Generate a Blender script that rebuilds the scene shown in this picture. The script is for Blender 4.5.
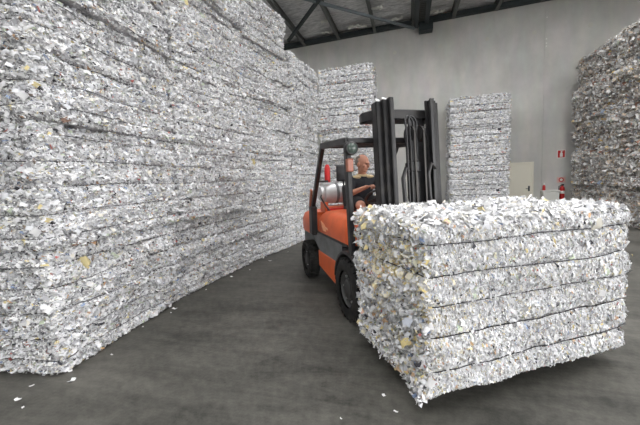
import bpy, bmesh, math, random
import numpy as np
from mathutils import Matrix, Vector

for _o in list(bpy.data.objects): bpy.data.objects.remove(_o)
scene = bpy.context.scene
COL = scene.collection
PI = math.pi

# ------------------------------------------------------------------ camera
F_PX, EYE = 335.0, 1.6
PITCH, ROLL = math.atan(33.5/335), math.atan(.045)
cam_d = bpy.data.cameras.new('camera'); cam = bpy.data.objects.new('camera', cam_d); COL.objects.link(cam)
cam_d.sensor_width = 36; cam_d.lens = F_PX/640*36; cam_d.clip_start = .05; cam_d.clip_end = 400
fw = Vector((0, math.cos(PITCH), -math.sin(PITCH)))
r0 = Vector((1, 0, 0)); u0 = r0.cross(fw)
rt = math.cos(ROLL)*r0 - math.sin(ROLL)*u0
up = rt.cross(fw)
M4 = Matrix((( rt.x, up.x, -fw.x, 0), (rt.y, up.y, -fw.y, 0), (rt.z, up.z, -fw.z, EYE), (0, 0, 0, 1)))
cam.matrix_world = M4
scene.camera = cam

# ------------------------------------------------------------------ world, exposure
scene.view_settings.view_transform = 'Standard'; scene.view_settings.look = 'None'
scene.view_settings.gamma = 1.0; scene.view_settings.use_curve_mapping = False
scene.view_settings.exposure = 1.0
world = bpy.data.worlds.new('overcast_sky'); scene.world = world; world.use_nodes = True
bg = world.node_tree.nodes['Background']
bg.inputs[0].default_value = (.99, .985, .99, 1); bg.inputs[1].default_value = 4.55

YAW = math.radians(-15)                       # the hall: local x along the end wall, local y towards it
def portal(name, loc, rot, sx, sy):           # sampling guide at an opening of the hall, gives no light of its own
    l = bpy.data.lights.new(name, 'AREA'); l.shape = 'RECTANGLE'; l.size = sx; l.size_y = sy
    l.cycles.is_portal = True
    o = bpy.data.objects.new(name, l); COL.objects.link(o)
    m = Matrix.Rotation(YAW, 4, 'Z') @ Matrix.Translation(loc) @ Matrix.Rotation(rot[2], 4, 'Z') @ Matrix.Rotation(rot[0], 4, 'X')
    o.matrix_world = m
WALL_T, FRONT_T, LEFT_S, RIGHT_S = 14.5, -9.0, -7.0, 9.6
SKY = [(-5.4, -4.0), (-.9, .6), (3.4, 4.9), (7.4, 8.8)]     # translucent roof strips left open, s ranges
SKY_T0, SKY_T1 = -3.0, 10.8
for s0, s1 in SKY:
    portal('skylight_portal', ((s0+s1)/2, (SKY_T0+SKY_T1)/2, 7.45), (0, 0, 0), s1-s0, SKY_T1-SKY_T0)
DOOR_S0, DOOR_S1, DOOR_H = .2, 5.0, 4.2
SIDE_T0, SIDE_T1, SIDE_H = -5.0, 3.6, 4.3        # wide roller door in the right wall
portal('doorway_portal', ((DOOR_S0+DOOR_S1)/2, FRONT_T+.02, DOOR_H/2), (PI/2, 0, PI), DOOR_S1-DOOR_S0, DOOR_H)
portal('side_doorway_portal', (RIGHT_S-.02, (SIDE_T0+SIDE_T1)/2, SIDE_H/2), (PI/2, 0, -PI/2), SIDE_T1-SIDE_T0, SIDE_H)

# ------------------------------------------------------------------ helpers
def srgb(r, g, b):
    f = lambda c: (c/255/12.92) if c/255 <= .04045 else ((c/255+.055)/1.055)**2.4
    return (f(r), f(g), f(b))
def mat(name, col, rough=.6, metal=0.0, spec=.5):
    m = bpy.data.materials.new(name); m.use_nodes = True
    b = m.node_tree.nodes['Principled BSDF']
    b.inputs['Base Color'].default_value = (*col, 1); b.inputs['Roughness'].default_value = rough
    b.inputs['Metallic'].default_value = metal; b.inputs['Specular IOR Level'].default_value = spec
    return m
def nodes(m): return m.node_tree.nodes, m.node_tree.links, m.node_tree.nodes['Principled BSDF']
def wear(m, scale=12, amt=.25, dark=(.02, .02, .02)):
    """grime blotches mixed into the paint"""
    N, L, b = nodes(m)
    base = b.inputs['Base Color'].default_value[:]
    tc = N.new('ShaderNodeTexCoord'); nz = N.new('ShaderNodeTexNoise'); nz.inputs['Scale'].default_value = scale; nz.inputs['Detail'].default_value = 6
    rp = N.new('ShaderNodeValToRGB'); rp.color_ramp.elements[0].position = .45; rp.color_ramp.elements[1].position = .75
    rp.color_ramp.elements[0].color = (0, 0, 0, 1); rp.color_ramp.elements[1].color = (amt, amt, amt, 1)
    mx = N.new('ShaderNodeMix'); mx.data_type = 'RGBA'
    L.new(tc.outputs['Object'], nz.inputs['Vector']); L.new(nz.outputs['Fac'], rp.inputs['Fac'])
    L.new(rp.outputs['Color'], mx.inputs[0]); mx.inputs[6].default_value = base; mx.inputs[7].default_value = (*dark, 1)
    L.new(mx.outputs[2], b.inputs['Base Color'])
    return m

def empty(name, loc=(0, 0, 0), rz=0):
    o = bpy.data.objects.new(name, None); COL.objects.link(o); o.empty_display_size = .2
    o.location = loc; o.rotation_euler = (0, 0, rz); return o
def tag(o, label=None, cat=None, group=None, kind=None):
    if label: o['label'] = label
    if cat: o['category'] = cat
    if group: o['group'] = group
    if kind: o['kind'] = kind
    return o
def link(name, me, m, parent=None):
    if m is not None and not me.materials: me.materials.append(m)
    o = bpy.data.objects.new(name, me); COL.objects.link(o)
    if parent is not None: o.parent = parent
    return o
def obj(name, bm, m, parent=None, smooth=False):
    bmesh.ops.recalc_face_normals(bm, faces=bm.faces[:])
    me = bpy.data.meshes.new(name); bm.to_mesh(me); bm.free()
    if smooth:
        for p in me.polygons: p.use_smooth = True
        me.set_sharp_from_angle(angle=math.radians(40))
    return link(name, me, m, parent)
def BM(): return bmesh.new()
def bev(bm, geom_verts, w, seg=2):
    if w <= 0: return
    es = {e for v in geom_verts for e in v.link_edges}
    bmesh.ops.bevel(bm, geom=list(es), offset=w, segments=seg, affect='EDGES', profile=.5)
def box(bm, x0, x1, y0, y1, z0, z1, b=0, seg=2, M=None):
    vs = [bm.verts.new((x, y, z)) for x in (x0, x1) for y in (y0, y1) for z in (z0, z1)]
    for f in ((0, 1, 3, 2), (4, 6, 7, 5), (0, 4, 5, 1), (2, 3, 7, 6), (0, 2, 6, 4), (1, 5, 7, 3)):
        bm.faces.new([vs[i] for i in f])
    if M is not None: bmesh.ops.transform(bm, matrix=M, verts=vs)
    bev(bm, vs, b, seg); return bm
def prism(bm, pts, a0, a1, b=0, seg=2, axis='x'):
    """polygon in the (y, z) plane extruded along x, or (x, y) along z when axis is z, (x, z) along y when axis is y"""
    def P(p, h):
        return (h, p[0], p[1]) if axis == 'x' else ((p[0], h, p[1]) if axis == 'y' else (p[0], p[1], h))
    v0 = [bm.verts.new(P(p, a0)) for p in pts]; v1 = [bm.verts.new(P(p, a1)) for p in pts]
    bm.faces.new(v0); bm.faces.new(v1[::-1])
    n = len(pts)
    for i in range(n): bm.faces.new((v0[i], v0[(i+1) % n], v1[(i+1) % n], v1[i]))
    bev(bm, v0+v1, b, seg); return bm
def tube(bm, pts, r, seg=8, closed=False, caps=True):
    pts = [Vector(p) for p in pts]; n = len(pts); rings = []
    rr = r if hasattr(r, '__len__') else [r]*n
    prev = None
    for i, p in enumerate(pts):
        if closed: t = pts[(i+1) % n]-pts[i-1]
        else: t = pts[min(i+1, n-1)]-pts[max(i-1, 0)]
        t.normalize()
        if prev is None:
            a = Vector((0, 0, 1)) if abs(t.z) < .9 else Vector((1, 0, 0))
            nx = t.cross(a).normalized()
        else:
            nx = (prev - t*prev.dot(t)).normalized()
        prev = nx; ny = t.cross(nx)
        rings.append([bm.verts.new(p + rr[i]*(math.cos(2*PI*k/seg+PI/seg)*nx + math.sin(2*PI*k/seg+PI/seg)*ny)) for k in range(seg)])
    m = n if closed else n-1
    for i in range(m):
        A, B = rings[i], rings[(i+1) % n]
        for k in range(seg): bm.faces.new((A[k], A[(k+1) % seg], B[(k+1) % seg], B[k]))
    if not closed and caps:
        bm.faces.new(rings[0][::-1]); bm.faces.new(rings[-1])
    return bm
def lathe(bm, prof, axis='z', org=(0, 0, 0), seg=24, caps=(True, True)):
    """prof = [(radius, along)]"""
    org = Vector(org); rings = []
    for r, h in prof:
        ring = []
        for k in range(seg):
            c, s = r*math.cos(2*PI*k/seg), r*math.sin(2*PI*k/seg)
            p = {'z': (c, s, h), 'x': (h, c, s), 'y': (c, h, s)}[axis]
            ring.append(bm.verts.new(org+Vector(p)))
        rings.append(ring)
    for A, B in zip(rings, rings[1:]):
        for k in range(seg): bm.faces.new((A[k], A[(k+1) % seg], B[(k+1) % seg], B[k]))
    if caps[0]: bm.faces.new(rings[0])
    if caps[1]: bm.faces.new(rings[-1])
    return bm
def ellipsoid(bm, c, r, u=16, v=12, M=None):
    g = bmesh.ops.create_uvsphere(bm, u_segments=u, v_segments=v, radius=1)
    m = Matrix.Translation(c) @ Matrix.Diagonal((*r, 1))
    if M is not None: m = M @ m
    bmesh.ops.transform(bm, matrix=m, verts=g['verts'])

# numpy value noise
def _hash(ix, iy, iz, seed):
    h = (ix*374761393 + iy*668265263 + iz*2147483647 + seed*1274126177) & 0xffffffff
    h = ((h ^ (h >> 13))*1274126177) & 0xffffffff
    h = h ^ (h >> 16)
    return (h & 0xffff)/65535.0*2-1
def vnoise(p, f, seed):
    q = p*f; i = np.floor(q).astype(np.int64); t = q-i; t = t*t*(3-2*t)
    r = 0
    for dx in (0, 1):
        for dy in (0, 1):
            for dz in (0, 1):
                w = (t[:, 0] if dx else 1-t[:, 0])*(t[:, 1] if dy else 1-t[:, 1])*(t[:, 2] if dz else 1-t[:, 2])
                r = r + w*_hash(i[:, 0]+dx, i[:, 1]+dy, i[:, 2]+dz, seed)
    return r

# ------------------------------------------------------------------ materials
def mat_concrete_wall():
    m = mat('concrete_wall', srgb(168, 168, 158), .85, 0, .2); N, L, b = nodes(m)
    tc = N.new('ShaderNodeTexCoord')
    n1 = N.new('ShaderNodeTexNoise'); n1.inputs['Scale'].default_value = .55; n1.inputs['Detail'].default_value = 8; n1.inputs['Roughness'].default_value = .65
    mp = N.new('ShaderNodeMapping'); mp.inputs['Scale'].default_value = (1.2, 1.2, .35)
    n2 = N.new('ShaderNodeTexNoise'); n2.inputs['Scale'].default_value = 2.2; n2.inputs['Detail'].default_value = 5
    r1 = N.new('ShaderNodeValToRGB'); r1.color_ramp.elements[0].position = .3; r1.color_ramp.elements[1].position = .72
    r1.color_ramp.elements[0].color = (*srgb(188, 185, 172), 1); r1.color_ramp.elements[1].color = (*srgb(212, 209, 196), 1)
    mx = N.new('ShaderNodeMix'); mx.data_type = 'RGBA'; mx.blend_type = 'MULTIPLY'; mx.inputs[0].default_value = .35
    L.new(tc.outputs['Object'], n1.inputs['Vector']); L.new(tc.outputs['Object'], mp.inputs['Vector']); L.new(mp.outputs['Vector'], n2.inputs['Vector'])
    L.new(n1.outputs['Fac'], r1.inputs['Fac']); L.new(r1.outputs['Color'], mx.inputs[6]); L.new(n2.outputs['Color'], mx.inputs[7])
    hs = N.new('ShaderNodeHueSaturation'); hs.inputs['Saturation'].default_value = .35; hs.inputs['Value'].default_value = 1.15
    L.new(mx.outputs[2], hs.inputs['Color']); L.new(hs.outputs['Color'], b.inputs['Base Color'])
    n3 = N.new('ShaderNodeTexNoise'); n3.inputs['Scale'].default_value = 30; L.new(tc.outputs['Object'], n3.inputs['Vector'])
    bp = N.new('ShaderNodeBump'); bp.inputs['Strength'].default_value = .12; L.new(n3.outputs['Fac'], bp.inputs['Height']); L.new(bp.outputs['Normal'], b.inputs['Normal'])
    return m
def mat_floor():
    m = mat('concrete_floor', srgb(120, 119, 114), .6, 0, .4); N, L, b = nodes(m)
    tc = N.new('ShaderNodeTexCoord')
    n1 = N.new('ShaderNodeTexNoise'); n1.inputs['Scale'].default_value = .8; n1.inputs['Detail'].default_value = 8; n1.inputs['Roughness'].default_value = .7
    mp = N.new('ShaderNodeMapping'); mp.inputs['Rotation'].default_value = (0, 0, .5); mp.inputs['Scale'].default_value = (.5, 2.6, 1)
    n2 = N.new('ShaderNodeTexNoise'); n2.inputs['Scale'].default_value = 1.5; n2.inputs['Detail'].default_value = 9; n2.inputs['Roughness'].default_value = .7; n2.inputs['Distortion'].default_value = .8
    n4 = N.new('ShaderNodeTexNoise'); n4.inputs['Scale'].default_value = 13; n4.inputs['Detail'].default_value = 10; n4.inputs['Roughness'].default_value = .85
    ad = N.new('ShaderNodeMath'); ad.operation = 'ADD'; ad2 = N.new('ShaderNodeMath'); ad2.operation = 'MULTIPLY_ADD'
    r1 = N.new('ShaderNodeValToRGB'); r1.color_ramp.elements[0].position = .42; r1.color_ramp.elements[1].position = .59
    r1.color_ramp.elements[0].color = (*srgb(54, 54, 50), 1); r1.color_ramp.elements[1].color = (*srgb(104, 102, 96), 1)
    L.new(tc.outputs['Object'], n1.inputs['Vector']); L.new(tc.outputs['Object'], mp.inputs['Vector']); L.new(mp.outputs['Vector'], n2.inputs['Vector']); L.new(tc.outputs['Object'], n4.inputs['Vector'])
    L.new(n1.outputs['Fac'], ad.inputs[0]); L.new(n2.outputs['Fac'], ad.inputs[1])
    ad3 = N.new('ShaderNodeMath'); ad3.operation = 'ADD'; L.new(ad.outputs[0], ad3.inputs[0]); L.new(n4.outputs['Fac'], ad3.inputs[1])
    ad2.inputs[1].default_value = 1/3; ad2.inputs[2].default_value = 0; L.new(ad3.outputs[0], ad2.inputs[0]); L.new(ad2.outputs[0], r1.inputs['Fac'])
    L.new(r1.outputs['Color'], b.inputs['Base Color'])
    rr = N.new('ShaderNodeMapRange'); rr.inputs['To Min'].default_value = .42; rr.inputs['To Max'].default_value = .75
    L.new(n2.outputs['Fac'], rr.inputs['Value']); L.new(rr.outputs[0], b.inputs['Roughness'])
    bp = N.new('ShaderNodeBump'); bp.inputs['Strength'].default_value = .06; L.new(n4.outputs['Fac'], bp.inputs['Height']); L.new(bp.outputs['Normal'], b.inputs['Normal'])
    return m
def mat_foil():
    m = mat('roof_foil', srgb(190, 190, 190), .5, .1, .5); N, L, b = nodes(m)
    tc = N.new('ShaderNodeTexCoord'); mp = N.new('ShaderNodeMapping'); mp.inputs['Scale'].default_value = (1.6, 7, 1)
    n = N.new('ShaderNodeTexNoise'); n.inputs['Scale'].default_value = 2.2; n.inputs['Detail'].default_value = 8; n.inputs['Roughness'].default_value = .75
    r = N.new('ShaderNodeValToRGB'); r.color_ramp.elements[0].position = .35; r.color_ramp.elements[1].position = .68
    r.color_ramp.elements[0].color = (*srgb(160, 160, 162), 1); r.color_ramp.elements[1].color = (*srgb(246, 246, 246), 1)
    L.new(tc.outputs['Object'], mp.inputs['Vector']); L.new(mp.outputs['Vector'], n.inputs['Vector']); L.new(n.outputs['Fac'], r.inputs['Fac']); L.new(r.outputs['Color'], b.inputs['Base Color'])
    bp = N.new('ShaderNodeBump'); bp.inputs['Strength'].default_value = .5; bp.inputs['Distance'].default_value = .05; L.new(n.outputs['Fac'], bp.inputs['Height']); L.new(bp.outputs['Normal'], b.inputs['Normal'])
    return m
def mat_paper(name, rough=.75, use_attr=True, col=(.5, .5, .5)):
    m = mat(name, col, rough, 0, .25); N, L, b = nodes(m)
    if use_attr:
        at = N.new('ShaderNodeVertexColor'); at.layer_name = 'Col'; L.new(at.outputs['Color'], b.inputs['Base Color'])
    else:
        tc = N.new('ShaderNodeTexCoord'); n = N.new('ShaderNodeTexNoise'); n.inputs['Scale'].default_value = 40; n.inputs['Detail'].default_value = 4
        r = N.new('ShaderNodeValToRGB'); r.color_ramp.elements[0].position = .35; r.color_ramp.elements[1].position = .65
        r.color_ramp.elements[0].color = (*[c*.6 for c in col], 1); r.color_ramp.elements[1].color = (*[min(1, c*1.25) for c in col], 1)
        L.new(tc.outputs['Object'], n.inputs['Vector']); L.new(n.outputs['Fac'], r.inputs['Fac']); L.new(r.outputs['Color'], b.inputs['Base Color'])
    return m
M_WALL, M_FLOOR, M_FOIL = mat_concrete_wall(), mat_floor(), mat_foil()
M_SCRAP = mat_paper('shredded_paper')
M_CORE = mat_paper('packed_paper', use_attr=False, col=srgb(172, 172, 174))  # toned darker than the scraps, putting shade into the gaps between them
M_CORE_MIX = mat_paper('packed_mixed_paper', use_attr=False, col=srgb(178, 168, 156))
M_WIRE = mat('baling_wire', srgb(48, 48, 50), .5, .6)
M_STEEL_DARK = mat('dark_roof_steel', srgb(48, 56, 58), .55, .2)
M_PURLIN = mat('galvanised_purlin', srgb(98, 100, 98), .5, .4)
M_BRACE = mat('grey_brace_steel', srgb(120, 128, 132), .5, .3)
M_ORANGE = wear(mat('orange_paint', srgb(228, 104, 54), .38, 0, .5), 5, .25, srgb(90, 40, 25))
M_GREY = wear(mat('dark_grey_paint', srgb(112, 114, 115), .5, 0, .5), 6, .5, srgb(45, 44, 42))
M_BLACK = wear(mat('black_paint', srgb(34, 34, 36), .45, .1, .5), 8, .5, srgb(70, 66, 62))
M_RUBBER = wear(mat('tyre_rubber', srgb(30, 30, 30), .8, 0, .3), 8, .7, srgb(70, 68, 64))
M_SILVER = mat('bare_steel', srgb(205, 206, 205), .35, .85)
M_TANK = wear(mat('silver_cylinder_paint', srgb(205, 206, 206), .35, .35), 6, .3, srgb(120, 120, 118))
M_RED = mat('red_paint', srgb(190, 28, 26), .4)
M_WHITE = mat('white_paint', srgb(226, 226, 220), .5)
M_DOOR = mat('cream_door_paint', srgb(232, 228, 212), .5)
M_AMBER = mat('amber_lens', srgb(158, 92, 68), .3)
M_GLASS = mat('lamp_glass', srgb(70, 82, 76), .15)
M_SEAT = mat('black_vinyl', srgb(30, 30, 32), .55)
M_SKIN = mat('skin', srgb(196, 140, 116), .55)
M_HAIR = mat('grey_hair', srgb(118, 108, 100), .8)
M_SHIRT = mat('dark_navy_cloth', srgb(34, 36, 42), .85)
M_COLLAR = mat('pale_yellow_cloth', srgb(206, 186, 148), .85)
M_SHORTS = mat('charcoal_cloth', srgb(38, 38, 40), .85)
M_CHAIN = mat('oily_chain', srgb(50, 48, 46), .4, .6)
M_LENS = mat('spectacle_lens', srgb(40, 40, 42), .2)

# ------------------------------------------------------------------ the hall (s along the end wall, t towards it)
def hall(o): o.rotation_euler = (0, 0, YAW); return o
ROOF = lambda s: 7.55 + .0315*(s+4.67)        # roof sheet height
bm = BM(); box(bm, LEFT_S-.2, RIGHT_S+14, FRONT_T-12, WALL_T+.3, -.2, 0)
hall(tag(obj('floor', bm, M_FLOOR), kind='structure'))

# end wall: a backing skin and tilt-up concrete panels with recessed joints
bm = BM(); box(bm, LEFT_S-.2, RIGHT_S+.2, WALL_T+.02, WALL_T+.3, 0, 8.3)
wall_back = hall(tag(obj('wall_back', bm, M_WALL), kind='structure'))
edges = [LEFT_S-.2, -4.1, .4, 4.88, RIGHT_S+.2]
for i, (a0, a1) in enumerate(zip(edges, edges[1:])):
    bm = BM()
    pts = [(a0+.002, 0), (a1-.002, 0), (a1-.002, ROOF(a1)+.1), (a0+.002, ROOF(a0)+.1)]
    prism(bm, pts, WALL_T, WALL_T+.1, .005, 1, axis='y')
    p = obj('concrete_panel', bm, M_WALL, wall_back)
M_PATCH = mat('filler_patch', srgb(196, 195, 186), .8)
for s, z in [(1.28, 6.56), (2.96, 6.58), (4.55, 6.58), (-.45, 6.55), (6.3, 6.58)]:
    bm = BM(); lathe(bm, [(.075, WALL_T-.006), (.085, WALL_T+.01)], 'y', (s, 0, z), 14)
    obj('filler_patch', bm, M_PATCH, wall_back)
for z in (6.05, 6.15, 6.3, 7.05):
    bm = BM(); lathe(bm, [(.02, WALL_T-.008), (.024, WALL_T+.01)], 'y', (4.94, 0, z), 8)
    obj('filler_patch', bm, M_WHITE, wall_back)

bm = BM(); box(bm, LEFT_S-.2, LEFT_S, FRONT_T, WALL_T+.06, 0, 7.6)
hall(tag(obj('wall_left', bm, M_WALL), kind='structure'))
bm = BM(); box(bm, RIGHT_S, RIGHT_S+.2, FRONT_T, SIDE_T0, 0, 8.1); box(bm, RIGHT_S, RIGHT_S+.2, SIDE_T1, WALL_T+.06, 0, 8.1); box(bm, RIGHT_S, RIGHT_S+.2, SIDE_T0, SIDE_T1, SIDE_H, 8.1)
hall(tag(obj('wall_right', bm, M_WALL), kind='structure'))
bm = BM()
box(bm, LEFT_S-.2, DOOR_S0, FRONT_T-.2, FRONT_T, 0, 7.9); box(bm, DOOR_S1, RIGHT_S+.2, FRONT_T-.2, FRONT_T, 0, 7.9)
box(bm, DOOR_S0, DOOR_S1, FRONT_T-.2, FRONT_T, DOOR_H, 7.9)
hall(tag(obj('wall_front', bm, M_WALL), kind='structure'))

# roof: wrinkled foil insulation, open strips where the translucent sheets are
def foil_patch(s0, s1, t0, t1, step_s, step_t):
    ns, nt = max(1, int((s1-s0)/step_s)), max(1, int((t1-t0)/step_t))
    S, T = np.meshgrid(np.linspace(s0, s1, ns+1), np.linspace(t0, t1, nt+1))
    P = np.stack([S.ravel(), T.ravel(), np.zeros(S.size)], 1)
    sag = .05*vnoise(P*np.array([.8, 3, 1]), 1, 3) + .03*vnoise(P*np.array([2, 7, 1]), 1, 5)
    P[:, 2] = ROOF(P[:, 0]) + sag
    idx = np.arange(P.shape[0]).reshape(nt+1, ns+1)
    Q = np.stack([idx[:-1, :-1], idx[:-1, 1:], idx[1:, 1:], idx[1:, :-1]], -1).reshape(-1, 4)
    return P, Q
allP, allQ, base = [], [], 0
patches = [(LEFT_S, RIGHT_S, SKY_T1, WALL_T+.05, .14, .07)]
edge_s = [LEFT_S] + [x for p in SKY for x in p] + [RIGHT_S]
for a0, a1 in zip(edge_s[::2], edge_s[1::2]): patches.append((a0, a1, SKY_T0, SKY_T1, 1, 1))
patches.append((LEFT_S, RIGHT_S, FRONT_T-.2, SKY_T0, 1, .5))
for p in patches:
    P, Q = foil_patch(*p); allP.append(P); allQ.append(Q+base); base += len(P)
me = bpy.data.meshes.new('ceiling'); me.from_pydata(np.concatenate(allP).tolist(), [], np.concatenate(allQ).tolist())
ceiling = hall(tag(link('ceiling', me, M_FOIL), kind='structure'))
for k in range(-2, 12):
    s = -4.22 + 1.49*k
    if not LEFT_S < s < RIGHT_S: continue
    z = ROOF(s); bm = BM()
    prism(bm, [(s-.06, z-.02), (s+.06, z-.02), (s+.06, z-.05), (s+.03, z-.06), (s+.03, z-.24), (s+.09, z-.25), (s+.09, z-.275), (s-.03, z-.275), (s-.03, z-.06), (s-.06, z-.05)], FRONT_T, WALL_T-.05, axis='y')
    obj('purlin', bm, M_PURLIN, ceiling)
bm = BM()
pts = [(LEFT_S, ROOF(LEFT_S)-.26), (RIGHT_S, ROOF(RIGHT_S)-.26), (RIGHT_S, ROOF(RIGHT_S)-.08), (LEFT_S, ROOF(LEFT_S)-.08)]
prism(bm, pts, WALL_T-.22, WALL_T-.01, .01, 1, axis='y')
obj('eave_beam', bm, M_STEEL_DARK, ceiling)
# deep rafter with its end bracket and a ribbed cable tray beside it
bm = BM(); z = ROOF(.45)
box(bm, .34, .42, 6, WALL_T-.2, z-.42, z-.06); box(bm, .72, .80, 6, WALL_T-.2, z-.42, z-.06)
box(bm, .30, .46, 6, WALL_T-.2, z-.44, z-.41); box(bm, .68, .84, 6, WALL_T-.2, z-.44, z-.41)
obj('rafter', bm, M_STEEL_DARK, ceiling)
bm = BM(); box(bm, .48, 1.0, WALL_T-.45, WALL_T-.02, z-.62, z-.3, .02, 1)
obj('rafter_bracket', bm, M_STEEL_DARK, ceiling)
rung = BM(); box(rung, -.13, .13, -.03, .03, -.02, .02)
rme = bpy.data.meshes.new('tray_rung'); rung.to_mesh(rme); rung.free(); rme.materials.append(M_PURLIN)
for k in range(20):
    o = link('tray_rung', rme, None, ceiling); o.location = (.57, 11.6+.14*k, z-.3)
B1A, B1B = (-4.6, 13.42, 7.2), (-1.9, 9.87, 7.2)
for nm, p0, p1, r, mm in [('brace', B1A, B1B, .07, M_STEEL_DARK), ('brace', (.32, 14.1, 7.2), (-4.3, 9.3, 7.2), .055, M_BRACE)]:
    bm = BM(); tube(bm, [p0, p1], r, 4); obj(nm, bm, mm, ceiling)
rng = random.Random(4)
for s, t in [(-3.1, 13.85), (-2.0, 13.8), (-1.7, 13.9), (-.65, 13.9), (-.3, 13.8), (.95, 13.85), (1.2, 13.95), (-2.9, 12.9), (-1.0, 12.7)]:
    bm = BM(); g = bmesh.ops.create_grid(bm, x_segments=6, y_segments=3, size=.5)
    zz = ROOF(s)
    for v in g['verts']:
        v.co = Vector((s+v.co.x*.42*rng.uniform(.85, 1.15), t+v.co.y*.2*rng.uniform(.8, 1.2), zz-.09-rng.uniform(0, .09)))
    obj('torn_foil', bm, M_WHITE, ceiling)

# ------------------------------------------------------------------ bales
PAL_WHITE = [(.58, (.80, .80, .815)), (.19, (.69, .70, .725)), (.09, (.52, .52, .545)), (.04, (.77, .74, .66)),
             (.015, (.70, .60, .32)), (.008, (.62, .40, .24)), (.010, (.28, .36, .52)), (.026, (.07, .07, .08)), (.012, (.30, .25, .21)), (.004, (.50, .18, .16)), (.014, (.50, .56, .44))]
PAL_SHEET = [(.75, (.78, .78, .785)), (.14, (.70, .71, .74)), (.06, (.78, .75, .66)), (.02, (.72, .62, .34)), (.012, (.52, .55, .62)), (.012, (.14, .14, .15)), (.006, (.62, .42, .34))]
PAL_MIX = [(.46, (.82, .81, .80)), (.26, (.62, .61, .60)), (.14, (.58, .51, .44)), (.08, (.62, .52, .41)), (.05, (.20, .18, .17)),
           (.03, (.52, .29, .21)), (.025, (.32, .38, .48)), (.04, (.82, .81, .76)), (.02, (.68, .50, .20)), (.015, (.38, .42, .34))]
R_CORNER = .07
class Bale:
    def __init__(s, seed, L, D, H, straps, groove=.028, rough=.03, fold=0.0):
        s.seed, s.hx, s.hy, s.H = seed, L/2, D/2, H
        rs = np.random.RandomState(seed); s.rs = rs
        s.zs = [H*f + rs.uniform(-.012, .012) for f in straps]
        s.gd, s.rough, s.fold = groove, rough, fold
        s.band = rs.uniform(-.018, .018, len(s.zs)+1)
    def surf(s, p, extra=0.0):
        """points on the box -> points on the lumpy, strap-bitten bale and normals"""
        r = R_CORNER
        lo = np.array([-s.hx+r, -s.hy+r, r]); hi = np.array([s.hx-r, s.hy-r, s.H-r])
        q = np.clip(p, lo, hi); d = p-q; n = d/np.maximum(np.linalg.norm(d, axis=1, keepdims=True), 1e-6)
        side = 1-n[:, 2]**2
        g = np.zeros(len(p))
        zw = p[:, 2] + .012*vnoise(p*np.array([1, 1, .2]), 3, s.seed+9)
        for z in s.zs: g -= s.gd*np.exp(-((zw-z)/.022)**2)
        b = s.band[np.searchsorted(np.array(s.zs), p[:, 2])]
        pk = np.array([1., 1., 1.6])
        disp = (g+b)*side + s.rough*vnoise(p*pk, 2.2, s.seed) + .5*s.rough*vnoise(p*pk, 7, s.seed+1) + .3*s.rough*vnoise(p*pk, 18, s.seed+2)
        if s.fold:
            w = p + .12*np.stack([vnoise(p, 1.3, s.seed+21), vnoise(p, 1.3, s.seed+22), .5*vnoise(p, 2.1, s.seed+23)], 1)
            disp = disp + s.fold*side*(.9-2.2*np.abs(vnoise(w*np.array([2.2, 2.2, 5.5]), 1, s.seed+24)) + .8*vnoise(w*np.array([4, 4, 19]), 1, s.seed+25))
        keep = np.where(n[:, 2] < -.3, 0.15, 1.0)
        return q + n*(r + (disp+extra)*keep)[:, None], n
    def body(s, step=.045):
        Vs, Qs, base = [], [], 0
        def face(ax, sgn):
            nonlocal base
            dims = [(-s.hx, s.hx), (-s.hy, s.hy), (0, s.H)]
            o = [i for i in range(3) if i != ax]
            na = int((dims[o[0]][1]-dims[o[0]][0])/step)+1; nb = int((dims[o[1]][1]-dims[o[1]][0])/step)+1
            A, B = np.meshgrid(np.linspace(*dims[o[0]], na+1), np.linspace(*dims[o[1]], nb+1))
            P = np.zeros((A.size, 3)); P[:, o[0]] = A.ravel(); P[:, o[1]] = B.ravel(); P[:, ax] = dims[ax][1] if sgn > 0 else dims[ax][0]
            V, _ = s.surf(P, -.012)
            idx = np.arange(A.size).reshape(nb+1, na+1)
            Q = np.stack([idx[:-1, :-1], idx[:-1, 1:], idx[1:, 1:], idx[1:, :-1]], -1).reshape(-1, 4)
            if (sgn > 0) == (ax == 1): Q = Q[:, ::-1]
            Vs.append(V); Qs.append(Q+base); base += len(V)
        for ax in range(3):
            for sgn in (-1, 1): face(ax, sgn)
        me = bpy.data.meshes.new('bale_core'); me.from_pydata(np.concatenate(Vs).tolist(), [], np.concatenate(Qs).tolist())
        return me
    def strap(s, z, r=.0045, proud=.016, wavy=.006):
        P = []
        nx, ny = 26, 14
        xs = np.linspace(-s.hx, s.hx, nx, endpoint=False); ys = np.linspace(-s.hy, s.hy, ny, endpoint=False)
        P += [(x, -s.hy, z) for x in xs] + [(s.hx, y, z) for y in ys] + [(x, s.hy, z) for x in -xs] + [(-s.hx, y, z) for y in -ys]
        P = np.array(P); P[:, 2] += wavy*vnoise(P, 2.0, s.seed+40+int(z*100))
        V, _ = s.surf(P, proud)
        bm = BM(); tube(bm, [tuple(v) for v in V], r, 5, closed=True)
        me = bpy.data.meshes.new('strap'); bm.to_mesh(me); bm.free(); me.materials.append(M_WIRE); return me
    def scrap_set(s, n, size, aspect, pal, align, tilt=.55, lift=.014, faces=(1, 1, 1, 1, 1), yellow=None, tint=.12, bend=.28, cap=3.2, clump=None, floor=.004):
        """n small bent sheets on the skin; faces = relative density on -x, +x, -y, +y, top"""
        rs = s.rs
        A = np.array([2*s.hy*s.H]*2 + [2*s.hx*s.H]*2 + [4*s.hx*s.hy])*np.array(faces)
        f = rs.choice(5, n, p=A/A.sum())
        uu, vv = rs.rand(n), rs.rand(n)
        P = np.zeros((n, 3))
        sx = f < 2; sy = (f == 2) | (f == 3); tp = f == 4
        P[sx, 0] = np.where(f[sx] == 0, -s.hx, s.hx); P[sx, 1] = (uu[sx]*2-1)*s.hy; P[sx, 2] = vv[sx]*s.H
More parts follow.
